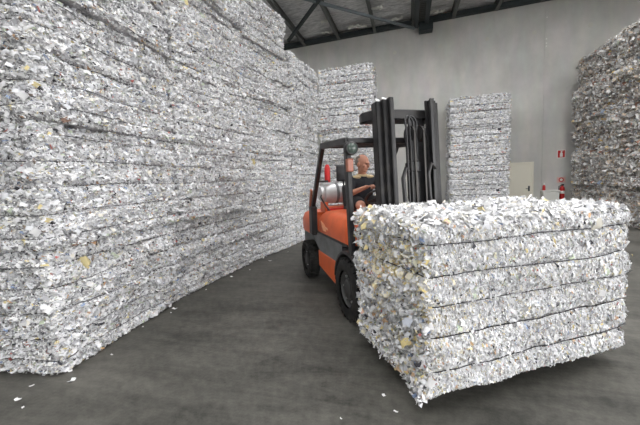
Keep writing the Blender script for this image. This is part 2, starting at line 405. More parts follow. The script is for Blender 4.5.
        P[sy, 1] = np.where(f[sy] == 2, -s.hy, s.hy); P[sy, 0] = (uu[sy]*2-1)*s.hx; P[sy, 2] = vv[sy]*s.H
        P[tp, 2] = s.H; P[tp, 0] = (uu[tp]*2-1)*s.hx; P[tp, 1] = (vv[tp]*2-1)*s.hy
        V, Nn = s.surf(P)
        loose = rs.rand(n)**4
        near_strap = np.zeros(n)
        for z in s.zs: near_strap = np.maximum(near_strap, np.exp(-((P[:, 2]-z)/.016)**2))
        near_strap *= (~tp)
        V = V + Nn*(lift*(loose*2.2-.3)*(1-.9*near_strap) - .004*near_strap)[:, None]
        T1 = np.cross(np.broadcast_to(np.array([0, 0, 1.0]), Nn.shape), Nn)
        bad = np.linalg.norm(T1, axis=1) < .3
        rnd = rs.randn(n, 3); T1[bad] = np.cross(rnd[bad], Nn[bad]); T1 /= np.linalg.norm(T1, axis=1, keepdims=True)
        T2 = np.cross(Nn, T1); eps = .012
        Va, Vb = s.surf(P+T1*eps)[0], s.surf(P+T2*eps)[0]; V0 = s.surf(P)[0]
        N2 = np.cross(Va-V0, Vb-V0); N2 /= np.maximum(np.linalg.norm(N2, axis=1, keepdims=True), 1e-9)
        ok = (N2*Nn).sum(1) > .25
        Nn = np.where(ok[:, None], N2, Nn); T1 = T1-Nn*(T1*Nn).sum(1, keepdims=True); T1 /= np.linalg.norm(T1, axis=1, keepdims=True); T2 = np.cross(Nn, T1)
        th = np.where(rs.rand(n) < align[1], rs.randn(n)*align[0], rs.rand(n)*2*PI)
        if len(align) > 2: th = th + align[2]
        th = np.where(tp, rs.rand(n)*2*PI, th)
        c, si = np.cos(th)[:, None], np.sin(th)[:, None]
        X, Y = T1*c+T2*si, -T1*si+T2*c
        def rot(a, b, ang):
            c, si = np.cos(ang)[:, None], np.sin(ang)[:, None]; return a*c+b*si, b*c-a*si
        k = (1-.7*near_strap)
        X, Z = rot(X, Nn, rs.randn(n)*tilt*.6*k); Y, Z = rot(Y, Z, rs.randn(n)*tilt*k)
        lx = np.minimum(size*np.exp(rs.randn(n)*.45), size*cap)*(1-.5*near_strap); ly = lx*aspect*np.exp(rs.randn(n)*.35)
        bd = rs.randn(n)*bend*np.minimum(lx, ly*2)
        W = []
        for i in (-1, 0, 1):
            for j in (-1, 1):
                jit = rs.randn(n, 3)*(.10*np.minimum(lx, ly))[:, None]
                W.append(V + X*(lx*i/2)[:, None] + Y*(ly*j/2)[:, None] + Z*(bd*(1-i*i) + .25*bd*j*i)[:, None] + jit)
        W = np.stack(W, 1)
        if clump is not None: W = W + clump(P)[:, None, :]
        W[:, :, 2] = np.maximum(W[:, :, 2], floor)
        pp = np.array([q[0] for q in pal]); cc = np.array([q[1] for q in pal])
        C_ = cc[rs.choice(len(pal), n, p=pp/pp.sum())]
        if yellow is not None:
            sel = rs.rand(n) < yellow(P, f)
            yc = np.array([(.76, .66, .40), (.74, .62, .30), (.78, .73, .58), (.66, .46, .30)])
            C_[sel] = yc[rs.choice(4, sel.sum(), p=[.3, .2, .4, .1])]
        C_ = C_*(1+tint*rs.randn(n))[:, None]*(1+.10*vnoise(P, 3.1, s.seed+77))[:, None]
        return W, np.clip(C_, .02, .90)
    def scraps(s, sets):
        R = [s.scrap_set(**q) for q in sets]
        W = np.concatenate([r[0] for r in R]); C_ = np.concatenate([r[1] for r in R]); n = len(W)
        me = bpy.data.meshes.new('paper_scraps')
        me.vertices.add(n*6); me.vertices.foreach_set('co', W.reshape(-1).astype(np.float32))
        b = np.arange(n)[:, None]*6
        loops = (b + np.array([[0, 2, 3, 1, 2, 4, 5, 3]])).reshape(-1)
        me.loops.add(n*8); me.loops.foreach_set('vertex_index', loops.astype(np.int32))
        me.polygons.add(n*2); me.polygons.foreach_set('loop_start', (np.arange(n*2)*4).astype(np.int32))
        at = me.color_attributes.new('Col', 'FLOAT_COLOR', 'POINT')
        RGBA = np.ones((n, 6, 4), np.float32); RGBA[:, :, :3] = C_[:, None, :]
        at.data.foreach_set('color', RGBA.reshape(-1))
        me.update(calc_edges=True)
        me.materials.append(M_SCRAP)
        return me
def bale_kit(B, core_mat, step, strap, *sets):
    core = B.body(step); core.materials.append(core_mat)
    return dict(core=core, scraps=B.scraps(sets), straps=[B.strap(z, *strap) for z in B.zs], H=B.H)
def place_bale(kit, name, x, y, z, rz, label, group=None, sx=1, sz=1):
    r = empty(name, (x, y, z), rz); r.scale = (sx, 1, sz)
    tag(r, label, 'paper bale', group)
    link('bale_core', kit['core'], None, r)
    tag(link('paper_scraps', kit['scraps'], None, r), kind='stuff')
    for s in kit['straps']: link('strap', s, None, r)
    return r
def hallxy(s, t): c, k = math.cos(YAW), math.sin(YAW); return (c*s-k*t, k*s+c*t)

L_B, D_B, H_B = 1.97, 1.12, 1.09
ST5 = [.11, .30, .50, .70, .89]
wall_kits = []
for i in range(4):
    B = Bale(10+i, L_B, D_B, H_B, ST5, .008, .034, .021)
    wall_kits.append(bale_kit(B, M_CORE, .03, (.0026, .005, .02),
        dict(n=64000, size=.024, aspect=.36, pal=PAL_WHITE, align=(.4, .7), tilt=.62, lift=.012, faces=(1, 1, 1.3, 1.3, .4), tint=.11),
        dict(n=1500, size=.038, aspect=.5, pal=PAL_SHEET, align=(.4, .7), tilt=.45, lift=.016, faces=(.6, .6, 1.3, 1.3, .6), cap=2)))
far_kits = []
for i in range(2):
    B = Bale(30+i, 2.0, 1.12, 1.08, [.06, .28, .50, .72, .93], .034, .026, .012)
    far_kits.append(bale_kit(B, M_CORE, .05, (.006, .006, .012), dict(n=26000, size=.04, aspect=.4, pal=PAL_WHITE, align=(.25, .8), tilt=.5, lift=.013)))
mix_kits = []
for i in range(2):
    B = Bale(50+i, 2.0, 1.15, 1.06, ST5, .02, .07, .03)
    mix_kits.append(bale_kit(B, M_CORE_MIX, .05, (.006, .004), dict(n=30000, size=.05, aspect=.45, pal=PAL_MIX, align=(.6, .5), tilt=.75, lift=.035, tint=.2)))

# --- the long wall of bales on the left: four columns along a slightly bent line
line = [Vector((-2.3, 2.73)), Vector((-1.98, 4.76)), Vector((-1.44, 6.46)), Vector((-.54, 8.42)), Vector((.03, 10.15))]
cum = [0]
for a, b in zip(line, line[1:]): cum.append(cum[-1]+(b-a).length)
def along(d):
    for i in range(len(line)-1):
        if d <= cum[i+1] or i == len(line)-2:
            return line[i]+(line[i+1]-line[i])*((d-cum[i])/(cum[i+1]-cum[i]))
rng = random.Random(7)
ROWN = ['on the floor', 'in the second layer', 'in the third layer', 'in the fourth layer', 'in the top layer']
COLN = ['nearest column', 'second column', 'third column', 'farthest column']
seg = cum[-1]/4
for c in range(4):
    a, b = along(c*seg), along((c+1)*seg)
    d = (b-a).normalized(); ang = math.atan2(d.y, d.x); nrm = Vector((-d.y, d.x))      # away from the aisle
    for r in range(5):
        if c in (0, 3) and r == 4: continue
        hs = 1.07 if c == 3 else 1.0
        off = rng.uniform(-.05, .05) - .04*r*(1 if c < 2 else .4)
        if r == 0: off = 0
        if c == 0: off = (0, -.035, -.07, -.12)[r]
        mid = (a+b)/2 + nrm*(D_B/2+off) + d*(rng.uniform(-.03, .03)*(c > 0) - (.22 if (c, r) == (2, 4) else 0))
        if (c, r) == (2, 4): hs = .82
        k = wall_kits[(c*2+r*3+rng.randint(0, 1)) % 4]
        flip = PI if rng.random() < .5 else 0
        label = 'white paper bale %s of the long left stack, %s' % ('on top' if c == 3 and r == 3 else ROWN[r], COLN[c])
        place_bale(k, 'paper_bale', mid.x, mid.y, r*H_B*(1.0 if c < 3 else hs), ang+flip+math.radians(rng.uniform(-1.2, 1.2)), label, 'bales of the long left stack', seg/L_B*.98, hs)

# --- two stacks standing before the end wall
for r in range(5):
    s, t = -2.02+rng.uniform(-.04, .04), 11.5+.56+rng.uniform(-.03, .03)
    if r == 4: s += .05; t += .05
    x, y = hallxy(s, t)
    place_bale(far_kits[r % 2], 'paper_bale', x, y, r*1.065, YAW+(PI if r % 3 else 0)+math.radians(rng.uniform(-1, 1)),
               'white striped paper bale %s of the tall stack behind the forklift' % ROWN[r], 'bales of the tall stack behind the forklift', .97 if r < 4 else .93, .985)
for r in range(4):
    s, t = 2.42+rng.uniform(-.03, .05), 13.1+.56+rng.uniform(-.03, .03)
    x, y = hallxy(s, t)
    nm = ['on the floor', 'in the second layer', 'in the third layer', 'on top'][r]
    place_bale(far_kits[(r+1) % 2], 'paper_bale', x, y, r*1.06, YAW+(PI if r % 2 else 0)+math.radians(rng.uniform(-1, 1)),
               'white striped paper bale %s of the stack beside the door' % nm, 'bales of the stack beside the door', .98, .98)
# --- mixed paper at the right
for c in range(2):
    for r in range(5):
        s, t = 5.55+.575+rng.uniform(-.05, .05), 9.75+2.0*c+.9+rng.uniform(-.05, .05)
        if r == 4: s += .12
        x, y = hallxy(s, t)
        place_bale(mix_kits[(c+r) % 2], 'paper_bale', x, y, r*1.03, YAW+PI/2+(PI if (r+c) % 3 == 0 else 0)+math.radians(rng.uniform(-2, 2)),
                   'brownish mixed paper bale %s of the right stack, %s' % (ROWN[r], ['nearer column', 'far column'][c]), 'mixed paper bales at the right', 1, .97)

# --- the bale on the forks
FA = math.atan2(.283, .959)
P0 = Vector((.66, 2.06, 0)); U = Vector((math.cos(FA), math.sin(FA), 0)); V_ = Vector((-math.sin(FA), math.cos(FA), 0))
L_N, D_N, H_N, Z_N = 1.83, 1.12, 1.15, .125
B = Bale(91, L_N, D_N, H_N, [.165, .36, .54, .715, .895], .020, .024)
hx_, hy_ = L_N/2, D_N/2
def sag(P):      # the loose lower left corner bulges out and hangs down
    w = np.exp(-((P[:, 0]+hx_)/.10)**2-((P[:, 1]+hy_)/.16)**2-((P[:, 2])/.16)**2)
    return np.stack([-.075*w, -.02*w, -.02*w], 1)
def yel(P, f):
    w = np.where(f == 0, .12, .02)
    d = ((P[:, 1]+.1)/.38)**2 + ((P[:, 2]-.83)/.2)**2
    w = w + np.where(f == 0, .45*np.exp(-d), 0)
    d2 = ((P[:, 0]+hx_)/.22)**2 + ((P[:, 2]-.45)/.25)**2
    return w + np.where(f == 2, .15*np.exp(-d2), 0)
near_kit = bale_kit(B, M_CORE, .03, (.0034, .008, .012),
    dict(n=165000, size=.016, aspect=.30, pal=PAL_WHITE, align=(.35, .8, PI/2), tilt=.55, lift=.005, faces=(0, .5, 1, .5, .15), yellow=yel, tint=.15, clump=sag, floor=-.06),
    dict(n=26000, size=.024, aspect=.45, pal=PAL_WHITE, align=(.7, .5), tilt=.8, lift=.024, faces=(1, .05, 0, 0, 0), yellow=yel, tint=.12, clump=sag, floor=-.06),
    dict(n=18000, size=.026, aspect=.6, pal=PAL_SHEET, align=(.5, 0), tilt=.6, lift=.022, faces=(0, 0, 0, 0, 1), tint=.08),
    dict(n=700, size=.045, aspect=.5, pal=PAL_SHEET, align=(.5, .3), tilt=.8, lift=.03, faces=(2.0, .2, .15, .1, .9), cap=1.8))
c0 = P0 + U*(L_N/2) + V_*(D_N/2)
near = place_bale(near_kit, 'paper_bale', c0.x, c0.y, Z_N, FA, 'large white shredded paper bale carried on the forklift forks')

# ------------------------------------------------------------------ door, extinguisher and signs on the end wall
TW = WALL_T
def hobj(name, bm, m, parent=None, smooth=False):
    o = obj(name, bm, m, parent, smooth)
    if parent is None: hall(o)
    return o
d0, d1, dz = 3.72, 4.52, 1.82
bm = BM(); box(bm, d0, d1, TW-.035, TW-.002, .01, dz, .004, 1)
door = hobj('door_1', bm, M_DOOR); tag(door, kind='structure')
bm = BM()
for a0, a1, z0, z1 in ((d0-.07, d0, 0, dz+.07), (d1, d1+.07, 0, dz+.07), (d0, d1, dz, dz+.07)): box(bm, a0, a1, TW-.06, TW-.002, z0, z1, .006, 1)
obj('door_frame', bm, M_DOOR, door)
bm = BM(); box(bm, d1-.11, d1-.05, TW-.045, TW-.035, .78, .98); tube(bm, [(d1-.08, TW-.04, .88), (d1-.08, TW-.09, .88), (d1-.2, TW-.09, .88)], .012, 8)
obj('door_handle', bm, M_STEEL_DARK, door)

ex = hall(empty('fire_extinguisher')); tag(ex, 'red fire extinguisher hanging low on the end wall below two signs', 'fire extinguisher')
bm = BM(); lathe(bm, [(.02, .44), (.075, .45), (.082, .48), (.082, .83), (.07, .89), (.035, .93), (.03, .96)], 'z', (5.52, TW-.11, 0), 20); obj('cylinder', bm, M_RED, ex, True)
bm = BM(); lathe(bm, [(.084, .66), (.084, .76)], 'z', (5.52, TW-.11, 0), 20); obj('label_band', bm, M_WHITE, ex, True)
bm = BM(); box(bm, 5.48, 5.56, TW-.15, TW-.07, .95, .985, .008, 1); box(bm, 5.50, 5.54, TW-.24, TW-.08, .985, 1.01, .006, 1); obj('valve', bm, M_BLACK, ex)
bm = BM(); tube(bm, [(5.48, TW-.12, .96), (5.40, TW-.14, .93), (5.40, TW-.16, .7), (5.42, TW-.17, .55)], .014, 8); obj('hose', bm, M_BLACK, ex, True)
bm = BM(); box(bm, 5.49, 5.55, TW-.03, TW-.001, .55, .9); obj('wall_bracket', bm, M_STEEL_DARK, ex)
# upper sign: white border, red field, white extinguisher pictogram
sg = hall(empty('fire_sign')); tag(sg, 'square red sign with white extinguisher pictogram high on the end wall', 'sign')
bm = BM(); box(bm, 5.36, 5.64, TW-.008, TW-.001, 1.97, 2.28, .004, 1); obj('sign_plate', bm, M_WHITE, sg)
bm = BM(); box(bm, 5.385, 5.615, TW-.011, TW-.007, 1.995, 2.255); obj('red_field', bm, M_RED, sg)
bm = BM(); prism(bm, [(5.455, 2.02), (5.545, 2.02), (5.545, 2.15), (5.525, 2.18), (5.515, 2.18), (5.515, 2.21), (5.56, 2.225), (5.56, 2.24), (5.47, 2.24), (5.47, 2.225), (5.485, 2.21), (5.485, 2.18), (5.475, 2.18), (5.455, 2.15)], TW-.014, TW-.010, axis='y'); obj('pictogram', bm, M_WHITE, sg)
sg = hall(empty('fire_sign')); tag(sg, 'small pale sign with red disc just above the fire extinguisher', 'sign')
bm = BM(); box(bm, 5.38, 5.66, TW-.008, TW-.001, 1.06, 1.27, .004, 1); obj('sign_plate', bm, mat('sign_faded_pink', srgb(214, 176, 166), .5), sg)
bm = BM(); lathe(bm, [(.085, TW-.011), (.085, TW-.007)], 'y', (5.52, 0, 1.165), 20); obj('red_disc', bm, M_RED, sg)
bm = BM(); lathe(bm, [(.05, TW-.014), (.05, TW-.010)], 'y', (5.52, 0, 1.165), 20); obj('white_disc', bm, M_WHITE, sg)
# white chest and a red safety cone-like bottle at the foot of the end wall
bm = BM(); box(bm, 4.84, 5.37, TW-.30, TW-.01, 0, .74, .02, 2)
ch = hobj('storage_chest', bm, M_WHITE); tag(ch, 'low white chest standing by the end wall beside the fire extinguisher', 'chest')
bm = BM(); box(bm, 4.82, 5.39, TW-.32, TW-.005, .74, .80, .02, 2); obj('lid', bm, M_WHITE, ch)
bt = hall(empty('spray_bottle')); tag(bt, 'small red bottle with white cap on the edge of the white chest', 'bottle')
bm = BM(); lathe(bm, [(.045, .80), (.05, .82), (.05, .95), (.025, 1.0)], 'z', (4.90, TW-.18, 0), 14); obj('bottle_body', bm, M_RED, bt, True)
bm = BM(); lathe(bm, [(.028, 1.0), (.028, 1.06), (.015, 1.08)], 'z', (4.90, TW-.18, 0), 12); obj('cap', bm, M_WHITE, bt, True)

# ------------------------------------------------------------------ forklift (local x across, -y forwards)
ORG = Vector((.784, 3.83, 0))
fl = empty('forklift', ORG, FA)
tag(fl, 'orange and grey forklift truck carrying a bale, gas cylinder at its rear', 'forklift')
CX = .05; HW = .52        # centre line, half width of the body
xl, xr = CX-HW, CX+HW
# chassis: grey side beam with wheel arches
bm = BM()
prof = [(-.42, .80), (-.42, .62), (-.36, .50), (-.36, .42)]
prof = [(.40, .52), (1.28, .52), (1.42, .62), (1.56, .74), (2.08, .74), (2.14, .58), (2.16, .58), (2.16, .80), (.36, .80), (.36, .60)]
prism(bm, prof, xl, xr, .02)
obj('chassis', bm, M_GREY, fl)
for x0, x1 in ((xl-.005, xl+.14), (xr-.14, xr+.005)):
    bm = BM(); prism(bm, [(.46, .20), (1.34, .30), (1.34, .54), (.46, .54)], x0, x1, .015); obj('side_skirt', bm, M_ORANGE, fl)
bm = BM(); box(bm, xl+.12, xr-.12, -.30, 1.5, .16, .60, .02); obj('underframe', bm, M_BLACK, fl)
for x0, x1, x2 in ((xl-.02, xl+.2, xl+.04), (xr+.02, xr-.2, xr-.04)):
    bm = BM(); box(bm, *sorted((x0, x1)), .36, .50, .22, .27, .01); box(bm, *sorted((x2, x1)), .36, .5, .25, .55, .01); obj('step', bm, M_BLACK, fl)
# floor plate and front cowl
bm = BM(); box(bm, xl+.02, xr-.02, -.30, .5, .70, .76, .01); obj('floor_plate', bm, M_BLACK, fl)
bm = BM(); prism(bm, [(-.30, .76), (-.02, .76), (-.10, 1.12), (-.22, 1.16), (-.30, 1.1)], xl+.10, xr-.10, .03); obj('front_cowl', bm, M_BLACK, fl)
# fenders over the front wheels
for x0, x1 in ((xl-.07, xl+.17), (xr-.17, xr+.07)):
    bm = BM(); pts = []
    for k in range(11):
        a = math.radians(5+k*15); pts.append((.44*math.cos(a), .36+.42*math.sin(a)))
    inn = [(p[0]*.93, .36+(p[1]-.36)*.93) for p in pts[::-1]]
    prism(bm, pts+inn, x0, x1, .006, 1); obj('fender', bm, M_BLACK, fl)
# engine hood
def loft(bm, secs, n=None):
    rings = [[bm.verts.new(p) for p in r] for r in secs]
    for A, B in zip(rings, rings[1:]):
        for k in range(len(A)): bm.faces.new((A[k], A[(k+1) % len(A)], B[(k+1) % len(B)], B[k]))
    bm.faces.new(rings[0][::-1]); bm.faces.new(rings[-1])
def rrect(x0, x1, y0, y1, z, r, k=5):
    out = []
    for cx, cy, a0 in ((x1-r, y1-r, 0), (x0+r, y1-r, 90), (x0+r, y0+r, 180), (x1-r, y0+r, 270)):
        for i in range(k+1):
            a = math.radians(a0+90*i/k); out.append((cx+r*math.cos(a), cy+r*math.sin(a), z))
    return out
bm = BM()
loft(bm, [rrect(xl+.01, xr-.01, .14, 1.36, .80, .06), rrect(xl, xr, .12, 1.36, .86, .07), rrect(xl+.005, xr-.005, .13, 1.33, 1.0, .09),
          rrect(xl+.03, xr-.03, .17, 1.26, 1.09, .11), rrect(xl+.08, xr-.08, .22, 1.18, 1.135, .12), rrect(xl+.16, xr-.16, .30, 1.08, 1.15, .1)])
hood = obj('engine_hood', bm, M_ORANGE, fl, True)
M_DECAL = mat('pale_orange_decal', srgb(238, 170, 130), .4)
for k in range(3):
    bm = BM(); y0 = 1.02-.05*k
    prism(bm, [(y0, .87), (y0+.03, .87), (y0+.13-.02*k, 1.0-.02*k), (y0+.10-.02*k, 1.0-.02*k)], xl-.006, xl+.01); obj('decal_stripe', bm, M_DECAL, hood)
bm = BM(); prism(bm, [(.84, .90), (.98, .90), (1.0, .93), (.86, .93)], xl-.006, xl+.01); obj('decal_stripe', bm, M_DECAL, hood)
for x in (xl-.004, xr-.006):
    bm = BM(); box(bm, x, x+.01, .12, 1.36, .80, .825); obj('hood_seam', bm, M_BLACK, hood)
# counterweight
bm = BM()
loft(bm, [rrect(xl-.02, xr+.02, 1.58, 2.22, .74, .12), rrect(xl-.03, xr+.03, 1.56, 2.26, .80, .14), rrect(xl-.03, xr+.03, 1.56, 2.28, .95, .16),
          rrect(xl, xr, 1.58, 2.24, 1.04, .18), rrect(xl+.06, xr-.06, 1.54, 2.16, 1.08, .16)])
obj('counterweight', bm, M_ORANGE, fl, True)
bm = BM(); loft(bm, [rrect(xl+.08, xr-.08, 2.0, 2.2, .24, .08), rrect(xl, xr, 1.98, 2.26, .36, .1), rrect(xl, xr, 2.0, 2.26, .74, .1)])
obj('counterweight_base', bm, M_GREY, fl, True)
# wheels
M_RIM = wear(mat('rim_paint', srgb(66, 66, 66), .6, .1), 9, .6, srgb(50, 48, 46))
def wheel(x_out, side, y, r, w):
    h = x_out; g = -side      # inwards
    bm = BM(); pr = [(r*.60, h+g*.01), (r*.70, h), (r*.90, h+g*.005), (r*.98, h+g*.03), (r, h+g*.06), (r, h+g*(w-.06)), (r*.98, h+g*(w-.03)), (r*.9, h+g*w), (r*.6, h+g*w)]
    lathe(bm, pr, 'x', (0, y, r), 40, (False, False))
    t = obj('wheel', bm, M_RUBBER, fl, True)
    bm = BM()
    for k in range(26):
        a = 2*PI*k/26
        M = Matrix.Translation((0, y, r)) @ Matrix.Rotation(a, 4, 'X')
        lo, hi = sorted((h+g*.015, h+g*w*.48)); box(bm, lo, hi, -.014, .022, r-.03, r+.012, 0, 1, M)
        M = Matrix.Translation((0, y, r)) @ Matrix.Rotation(a+PI/26, 4, 'X')
        lo, hi = sorted((h+g*w*.52, h+g*(w-.015))); box(bm, lo, hi, -.014, .022, r-.03, r+.012, 0, 1, M)
    obj('tread', bm, M_RUBBER, t)
    bm = BM(); lathe(bm, [(r*.62, h+g*.05), (r*.58, h+g*.03), (r*.52, h+g*.06), (r*.34, h+g*.075), (r*.30, h+g*.03), (r*.20, h+g*.02), (r*.17, h+g*.018)], 'x', (0, y, r), 28, (False, True))
    obj('rim', bm, M_RIM, t, True)
    bm = BM()
    for k in range(6):
        a = 2*PI*k/6; lathe(bm, [(.014, h+g*.045), (.014, h+g*.08)], 'x', (0, y+r*.42*math.cos(a), r+r*.42*math.sin(a)), 6)
    obj('wheel_nuts', bm, M_SILVER, t)
wheel(CX-.62, -1, 0, .35, .235); wheel(CX+.62, 1, 0, .35, .235)
wheel(CX-.61, -1, 1.85, .295, .18); wheel(CX+.61, 1, 1.85, .295, .18)
# overhead guard
def bar(bm, p0, p1, w, d):
    p0, p1 = Vector(p0), Vector(p1); z = (p1-p0).normalized(); x = Vector((1, 0, 0)) - z*z.x
    if x.length < .2: x = Vector((0, 1, 0)) - z*z.y
    x.normalize(); y = z.cross(x)
    M = Matrix(((x.x, y.x, z.x, p0.x), (x.y, y.y, z.y, p0.y), (x.z, y.z, z.z, p0.z), (0, 0, 0, 1)))
    box(bm, -w/2, w/2, -d/2, d/2, 0, (p1-p0).length, min(w, d)*.18, 1, M)
bm = BM(); gx0, gx1 = xl-.03, xr+.03
bar(bm, (gx0, -.04, 1.99), (gx1, -.04, 1.99), .07, .06); bar(bm, (gx0, .84, 2.03), (gx1, .84, 2.03), .06, .06)
for x in (gx0, gx1): bar(bm, (x, -.06, 1.99), (x, .86, 2.03), .06, .08)
guard = obj('overhead_guard', bm, M_BLACK, fl)
for k in range(1, 7):
    y = -.04+k*.88/7
    bm = BM(); bar(bm, (gx0, y, 2.0+.03*k/7), (gx1, y, 2.0+.03*k/7), .03, .03); obj('guard_bar', bm, M_BLACK, guard)
for x in (gx0, gx1):
    bm = BM(); bar(bm, (x, -.10, .74), (x, -.05, 1.98), .06, .085); obj('front_post', bm, M_BLACK, guard)
    bm = BM(); bar(bm, (x, 1.47, .76), (x, 1.44, 1.2), .09, .17); bar(bm, (x, 1.44, 1.18), (x, .82, 2.03), .055, .075); obj('rear_post', bm, M_BLACK, guard)
def rot_lamp(name, c, r, dep, m, parent):
    bm = BM(); lathe(bm, [(r*.5, .0), (r, -.03), (r, -dep), (r*.9, -dep-.01)], 'y', c, 18); b_ = obj(name, bm, M_BLACK, parent, True)
    bm = BM(); lathe(bm, [(r*.88, -dep-.004), (r*.6, -dep-.022), (.01, -dep-.028)], 'y', c, 18); obj('lens', bm, m, b_, True)
for x in (gx0,):
    rot_lamp('head_lamp', (x, -.10, 1.90), .07, .09, M_GLASS, fl)
    bm = BM(); box(bm, x-.035, x+.035, -.145, -.075, 1.66, 1.80, .012); obj('turn_signal', bm, M_AMBER, fl)
for x in (gx0-.045, gx1+.02):
    bm = BM(); prism(bm, [(1.47, 1.16), (1.53, 1.18), (1.40, 1.46), (1.35, 1.43)], x, x+.03, .006, 1); obj('tail_lamp', bm, M_AMBER, fl)
# gas cylinder on its cradle
ty, tz = 1.56, 1.37
bm = BM(); lathe(bm, [(.03, -.36), (.10, -.355), (.145, -.33), (.155, -.29), (.155, .30), (.145, .34), (.10, .365), (.03, .37)], 'x', (CX, ty, tz), 28)
tank = obj('gas_cylinder', bm, M_TANK, fl, True)
for x in (CX-.14, CX+.16):
    bm = BM(); lathe(bm, [(.158, x-.022), (.161, x-.018), (.161, x+.018), (.158, x+.022)], 'x', (0, ty, tz), 28); obj('clamp_band', bm, M_GREY, tank, True)
bm = BM(); lathe(bm, [(.10, CX-.40), (.11, CX-.395), (.11, CX-.33), (.09, CX-.33)], 'x', (0, ty, tz), 20); obj('collar', bm, M_TANK, tank, True)
bm = BM(); box(bm, CX-.34, CX+.34, ty-.16, ty+.16, 1.13, 1.17, .01); box(bm, CX-.36, CX-.30, ty-.12, ty+.12, 1.08, 1.24, .01); box(bm, CX+.30, CX+.36, ty-.12, ty+.12, 1.08, 1.24, .01)
obj('cylinder_cradle', bm, M_ORANGE, fl)
bm = BM(); tube(bm, [(CX-.38, ty-.05, tz), (CX-.43, ty-.15, tz-.05), (CX-.4, ty-.3, 1.2), (CX-.34, ty-.36, 1.1)], .012, 8); obj('gas_hose', bm, M_BLACK, fl, True)
bm = BM(); box(bm, CX-.36, CX+.20, ty-.32, ty-.20, 1.10, 1.16, .02); obj('rear_shelf', bm, M_RED, fl)
# small red extinguisher on the near rear post
re_ = (-.235, 1.48, 0)
bm = BM(); lathe(bm, [(.03, 1.54), (.045, 1.55), (.045, 1.76), (.03, 1.80), (.015, 1.82)], 'z', re_, 16); e2 = obj('cab_extinguisher', bm, M_RED, fl, True)
bm = BM(); lathe(bm, [(.018, 1.81), (.018, 1.86)], 'z', re_, 10); box(bm, -.26, -.21, 1.44, 1.5, 1.86, 1.885, .004, 1); obj('valve', bm, M_SILVER, e2)
bm = BM(); bar(bm, (gx0+.03, 1.17, 1.56), (-.2, 1.50, 1.56), .02, .03); obj('extinguisher_bracket', bm, M_BLACK, e2)
# seat
sxc = .10
bm = BM(); box(bm, sxc-.22, sxc+.22, .70, 1.18, 1.10, 1.19, .04, 3); seat = obj('seat', bm, M_SEAT, fl, True)
bm = BM(); box(bm, -.20, .20, -.04, .05, 0, .34, .04, 3, Matrix.Translation((sxc, 1.17, 1.16)) @ Matrix.Rotation(math.radians(-10), 4, 'X')); obj('backrest', bm, M_SEAT, seat, True)
bm = BM(); box(bm, -.12, .06, 1.36, 1.42, 1.55, 1.80, .025, 3); box(bm, -.02, .0, 1.38, 1.40, 1.35, 1.56); hr = obj('headrest', bm, M_SEAT, seat, True)
# steering column and wheel
bm = BM(); tube(bm, [(.05, .0, 1.02), (.05, .30, 1.30)], .035, 10); obj('steering_column', bm, M_BLACK, fl, True)
SWC = Vector((.04, .34, 1.35)); ax = Vector((0, .62, .78)).normalized(); ex_ = Vector((1, 0, 0)); ey_ = ax.cross(ex_)
bm = BM(); tube(bm, [SWC + .155*(math.cos(a)*ex_+math.sin(a)*ey_) for a in [2*PI*k/28 for k in range(28)]], .014, 8, closed=True); sw = obj('steering_wheel', bm, M_BLACK, fl, True)
bm = BM()
for a in (.3, 2.4, 4.5): tube(bm, [SWC-.02*ax, SWC+.155*(math.cos(a)*ex_+math.sin(a)*ey_)], .010, 6)
lathe(bm, [(.035, -.03), (.035, .0)], 'z', SWC, 12); obj('spokes', bm, M_BLACK, sw, True)
for k, x in enumerate((.28, .34, .40)):
    bm = BM(); tube(bm, [(x, .02, 1.1), (x, .10, 1.32)], .008, 6); ellipsoid(bm, (x, .10, 1.33), (.02, .02, .025), 8, 6); obj('control_lever', bm, M_BLACK, fl, True)

# mast, leaning back a little
MC = .14
bm = BM(); box(bm, MC-.30, MC+.30, -.04, .10, 1.02, 1.10, .01)
mast = obj('mast', bm, M_BLACK, fl); mast.location = (0, -.27, 0); mast.rotation_euler = (math.radians(-3.5), 0, 0)
for z0, z1 in ((2.20, 2.31), (.28, .42)):     # tie beams bulging back behind the rails
    bm = BM(); prism(bm, [(MC-.44, .14), (MC-.38, .02), (MC-.26, -.04), (MC+.26, -.04), (MC+.37, .02), (MC+.42, .12), (MC+.40, .22), (MC+.28, .16), (MC-.28, .16), (MC-.42, .24)], z0, z1, .012, 1, axis='z')
    obj('tie_beam', bm, M_BLACK, mast)
def channel(bm, x, side, y0, y1, z0, z1, w=.05, t=.018):
    """U section open towards the middle"""
    xo, xi = x, x-side*w
    a, b = sorted((xo, xo-side*t)); box(bm, a, b, y0, y1, z0, z1, .003, 1)
    a, b = sorted((xo, xi)); box(bm, a, b, y0, y0+t*1.3, z0, z1, .003, 1); box(bm, a, b, y1-t*1.3, y1, z0, z1, .003, 1)
for sd in (-1, 1):
    bm = BM(); channel(bm, MC+sd*.37, sd, -.10, .02, .06, 2.37, .055, .02); obj('outer_rail', bm, M_BLACK, mast)
    bm = BM(); channel(bm, MC+sd*.315, sd, -.145, -.035, .08, 2.38, .05, .018); obj('middle_rail', bm, M_BLACK, mast)
    bm = BM(); channel(bm, MC+sd*.265, sd, -.19, -.08, .10, 2.39, .05, .018); obj('inner_rail', bm, M_BLACK, mast)
    for dx, dy in ((.342, -.055), (.29, -.105)):
        bm = BM(); lathe(bm, [(.012, -.022), (.034, -.02), (.038, 0), (.034, .02), (.012, .022)], 'x', (MC+sd*dx, dy, 2.37), 16); obj('roller', bm, M_SILVER, mast, True)
    bm = BM(); lathe(bm, [(.032, .1), (.032, 2.1), (.02, 2.12), (.02, 2.22)], 'z', (MC+sd*.30, .09, 0), 12); obj('lift_cylinder', bm, M_BLACK, mast, True)
